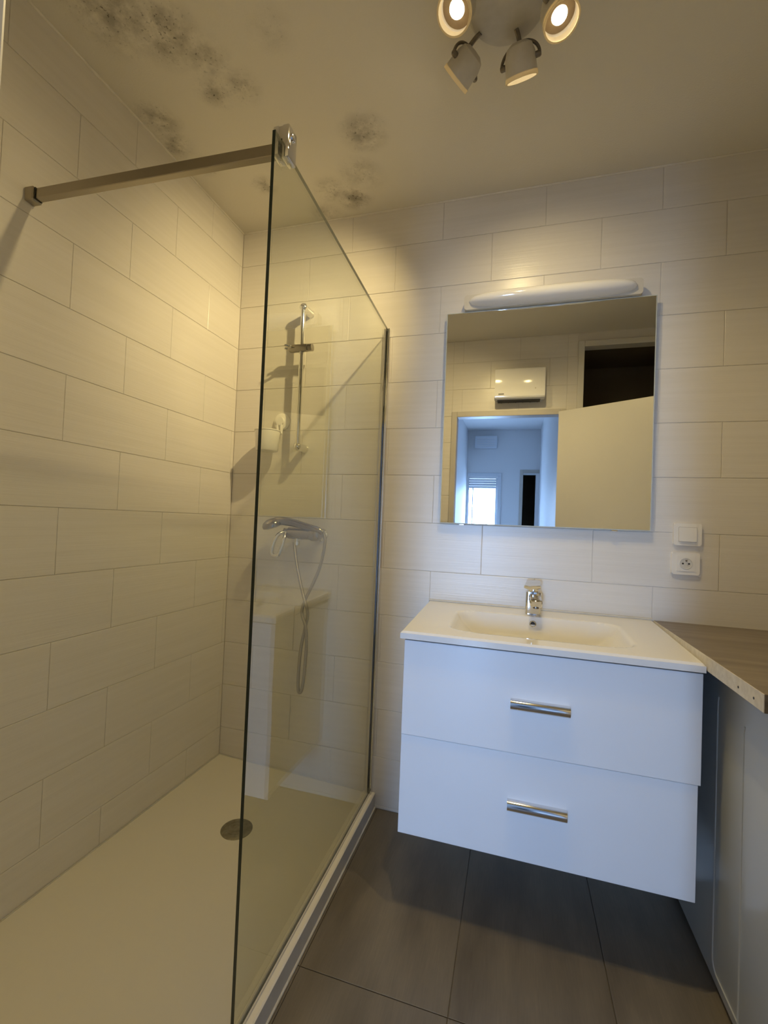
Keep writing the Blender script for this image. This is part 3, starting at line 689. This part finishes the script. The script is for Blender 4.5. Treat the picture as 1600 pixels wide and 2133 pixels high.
# ------------------------------------------------------------------ worktop and washing machine
CXL = 1.801
wt = thing('worktop', (2.14, -0.38, 0.855), 'grey-brown wood-look laminate worktop with raw cream end beside vanity', 'worktop')
bm = B(); box(bm, CXL+0.0012, XR-0.001, -0.7535, -0.0012, 0.8555, 0.893, 0.001, 1); mk('slab', bm, 'laminate', wt)
bm = B(); box(bm, CXL, CXL+0.0014, -0.7545, -0.0012, 0.8555, 0.8925); ee = mk('raw_end', bm, 'chipboard_edge', wt, label='raw cream chipboard end')
for y in (-0.647, -0.715):
    bm = B(); lathe(bm, [(0.0028, 0), (0.0028, 0.0005), (0, 0.0005)], (CXL, y, 0.871), (-1, 0, 0), 14); mk('dowel_hole', bm, 'dark', ee)
bm = B(); box(bm, CXL+0.0014, XR-0.001, -0.7555, -0.7535, 0.8550, 0.8925); mk('front_edging', bm, 'wood_front', wt)

WX, WYB, WYF, WTOP = 1.857, -0.060, -0.700, 0.848
wm = thing('washing_machine', (2.155, -0.38, 0.0), 'pale grey-white washing machine with pressed side panel under the worktop', 'washing machine')
bm = B(); box(bm, WX, WX+0.598, WYF, WYB, 0.012, WTOP, 0.008, 3); mk('cabinet', bm, 'enamel', wm, 35)
for y0, y1, z0, z1, r in ((-0.675, -0.400, 0.045, 0.765, 0.03), (-0.660, -0.545, 0.020, 0.745, 0.03)):
    arc_ = [(y1-r+r*math.cos(a), z0+r-r*math.sin(a)) for a in [math.pi/2*k/6 for k in range(7)]]
    bm = B(); tube(bm, [(WX+0.0005, a, c) for a, c in [(y1-0.004, z1+0.006), (y1, z1-0.01)] + arc_ + [(y0, z0)]], 0.0032, 8); mk('pressed_line', bm, 'enamel', wm, 60)
for x in (WX+0.06, WX+0.54):
    for y in (WYF+0.06, WYB-0.06):
        bm = B(); lathe(bm, [(0.022, 0), (0.022, 0.008), (0.012, 0.010), (0.012, 0.016)], (x, y, 0.0), (0, 0, 1), 16); mk('foot', bm, 'dark_vent', wm, 40)
bm = B(); lathe(bm, [(0.185, 0.0), (0.185, 0.018), (0.165, 0.030), (0.145, 0.030), (0.135, 0.020), (0, 0.012)], (WX+0.30, WYF+0.001, 0.42), (0, -1, 0), 40); mk('porthole_door', bm, 'plastic_white', wm, 40)
bm = B(); box(bm, WX+0.01, WX+0.588, WYF-0.006, WYF+0.002, 0.725, 0.838, 0.003); cp_ = mk('control_panel', bm, 'plastic_white', wm)
bm = B(); lathe(bm, [(0.026, 0), (0.024, 0.016), (0, 0.017)], (WX+0.32, WYF-0.005, 0.78), (0, -1, 0), 24); mk('program_knob', bm, 'chrome', cp_, 40)

# ------------------------------------------------------------------ fan heater above the door
ht = thing('fan_heater', (1.307, YR, 2.10), 'white wall-mounted fan heater above the bathroom door', 'heater')
hx0, hx1, hz0, hz1 = 1.136, 1.479, 2.100, 2.328
bm = B(); prism(bm, [(0, 0.012), (0.085, 0.0), (0.112, 0.010), (0.118, 0.03), (0.098, 0.218), (0.085, 0.228), (0, 0.228)], (hx0, YR+0.0005, hz0), (0, 1, 0), (0, 0, 1), (1, 0, 0), hx1-hx0)
bmesh.ops.bevel(bm, geom=list(bm.edges), offset=0.004, segments=2, affect='EDGES'); hb = mk('heater_body', bm, 'ceramic', ht, 40)
bm = B(); box(bm, hx0+0.02, hx1-0.03, YR+0.015, YR+0.084, hz0-0.003, hz0+0.006); og = mk('air_outlet', bm, 'dark', ht)
for k in range(6): bx('grille_bar', (hx0+0.045+0.05*k, hx0+0.049+0.05*k, YR+0.016, YR+0.083, hz0-0.006, hz0-0.001), 'dark_vent', og)
bm = B(); obox(bm, Vector((hx0+0.028, YR+0.1168, hz0+0.036)), Vector((hx0+0.066, YR+0.1168, hz0+0.036)), 0.0035, 0.004, bev=0); mk('badge', bm, 'badge', hb)
bm = B(); lathe(bm, [(0.005, 0), (0.005, 0.002), (0, 0.0022)], (hx1-0.065, YR+0.1125, hz0+0.070), (0, 1, 0.1), 14); mk('indicator', bm, 'frame_grey', hb)

# ------------------------------------------------------------------ ceiling spotlight with four heads
LC = Vector((1.245, -0.690, H))
cl = thing('ceiling_spotlight', LC, 'white round ceiling spotlight with four adjustable lit heads', 'ceiling light')
bm = B(); lathe(bm, [(0.100, -0.001), (0.100, 0.016), (0.094, 0.024), (0, 0.028)], LC, (0, 0, -1), 48); mk('ceiling_plate', bm, 'lamp_shell', cl, 40)
# head centre, aim point, bracket pivot axis hint
heads = [((1.133, -0.780, 2.490), (0.55, -1.60, 0.60)), ((1.368, -0.708, 2.490), (1.78, -1.05, 0.90)),
         ((1.130, -0.622, 2.498), (0.04, -0.02, 1.82)), ((1.280, -0.602, 2.494), (1.41, 0.00, 1.70))]
for (hc, aim), watt, spread_ in zip(heads, SPOT_W, (142, 150, 80, 116)):
    hc = Vector(hc); ax = (Vector(aim)-hc).normalized()
    side = ax.cross(Vector((0, 0, 1))).normalized()
    base = LC + (Vector((hc.x, hc.y, H))-LC)*0.62 - Vector((0, 0, 0.024))
    top = Vector((hc.x*0.75+base.x*0.25, hc.y*0.75+base.y*0.25, hc.z+0.046))
    bm = B(); lathe(bm, [(0.0, -0.040), (0.020, -0.039), (0.033, -0.031), (0.040, -0.012), (0.0425, 0.028), (0.0395, 0.028), (0.0385, 0.006), (0.0, 0.006)], hc, ax, 36)
    sh = mk('lamp_head', bm, 'lamp_shell', cl, 35)
    bm = B(); lathe(bm, [(0.0385, 0.010), (0.0240, 0.0115), (0.0195, 0.0150)], hc, ax, 36, False, False); mk('reflector', bm, 'lamp_inner', sh, 60)
    bm = B(); lathe(bm, [(0.0390, 0.020), (0.0395, 0.028), (0.0435, 0.028), (0.0440, 0.038), (0.0395, 0.038), (0.0390, 0.020)], hc, ax, 40, False, False); mk('glass_rim', bm, 'frosted_rim', sh, 50, label='frosted translucent rim')
    bm = B(); lathe(bm, [(0.0, 0.022), (0.010, 0.0215), (0.0175, 0.019), (0.0190, 0.013), (0, 0.0125)], hc, ax, 28); mk('bulb', bm, 'bulb', sh, 40, label='glowing lamp face')
    bm = B(); tube(bm, spline([base, (base+top)/2+Vector((0, 0, 0.002)), top], 5), 0.0062, 10); mk('stem', bm, 'lamp_metal', cl, 60)
    bm = B(); up = (top-hc).normalized(); up = (up-side*up.dot(side)).normalized(); R_ = 0.0515
    L_ = (top-hc).dot(up)
    bow = [hc + side*R_*math.cos(a) + up*L_*math.sin(a) for a in [math.pi*k/20 for k in range(21)]]
    tube(bm, bow, 0.0042, 8); br = mk('bracket', bm, 'lamp_metal', cl, 60)
    for sg in (1, -1):
        bm = B(); lathe(bm, [(0.0075, 0.0), (0.0075, 0.011), (0.005, 0.014), (0, 0.0145)], hc+side*sg*0.041, side*sg, 16); mk('pivot_knob', bm, 'lamp_metal', br, 40)
    l = bpy.data.lights.new('spot', 'SPOT'); l.energy = watt; l.color = WARM; l.spot_size = math.radians(spread_); l.spot_blend = 1.0 if hc.y > -0.7 else 0.8; l.shadow_soft_size = 0.016
    o = bpy.data.objects.new('spot', l); COL.objects.link(o); o.location = hc + ax*0.024; o.rotation_euler = ax.to_track_quat('-Z', 'Y').to_euler()
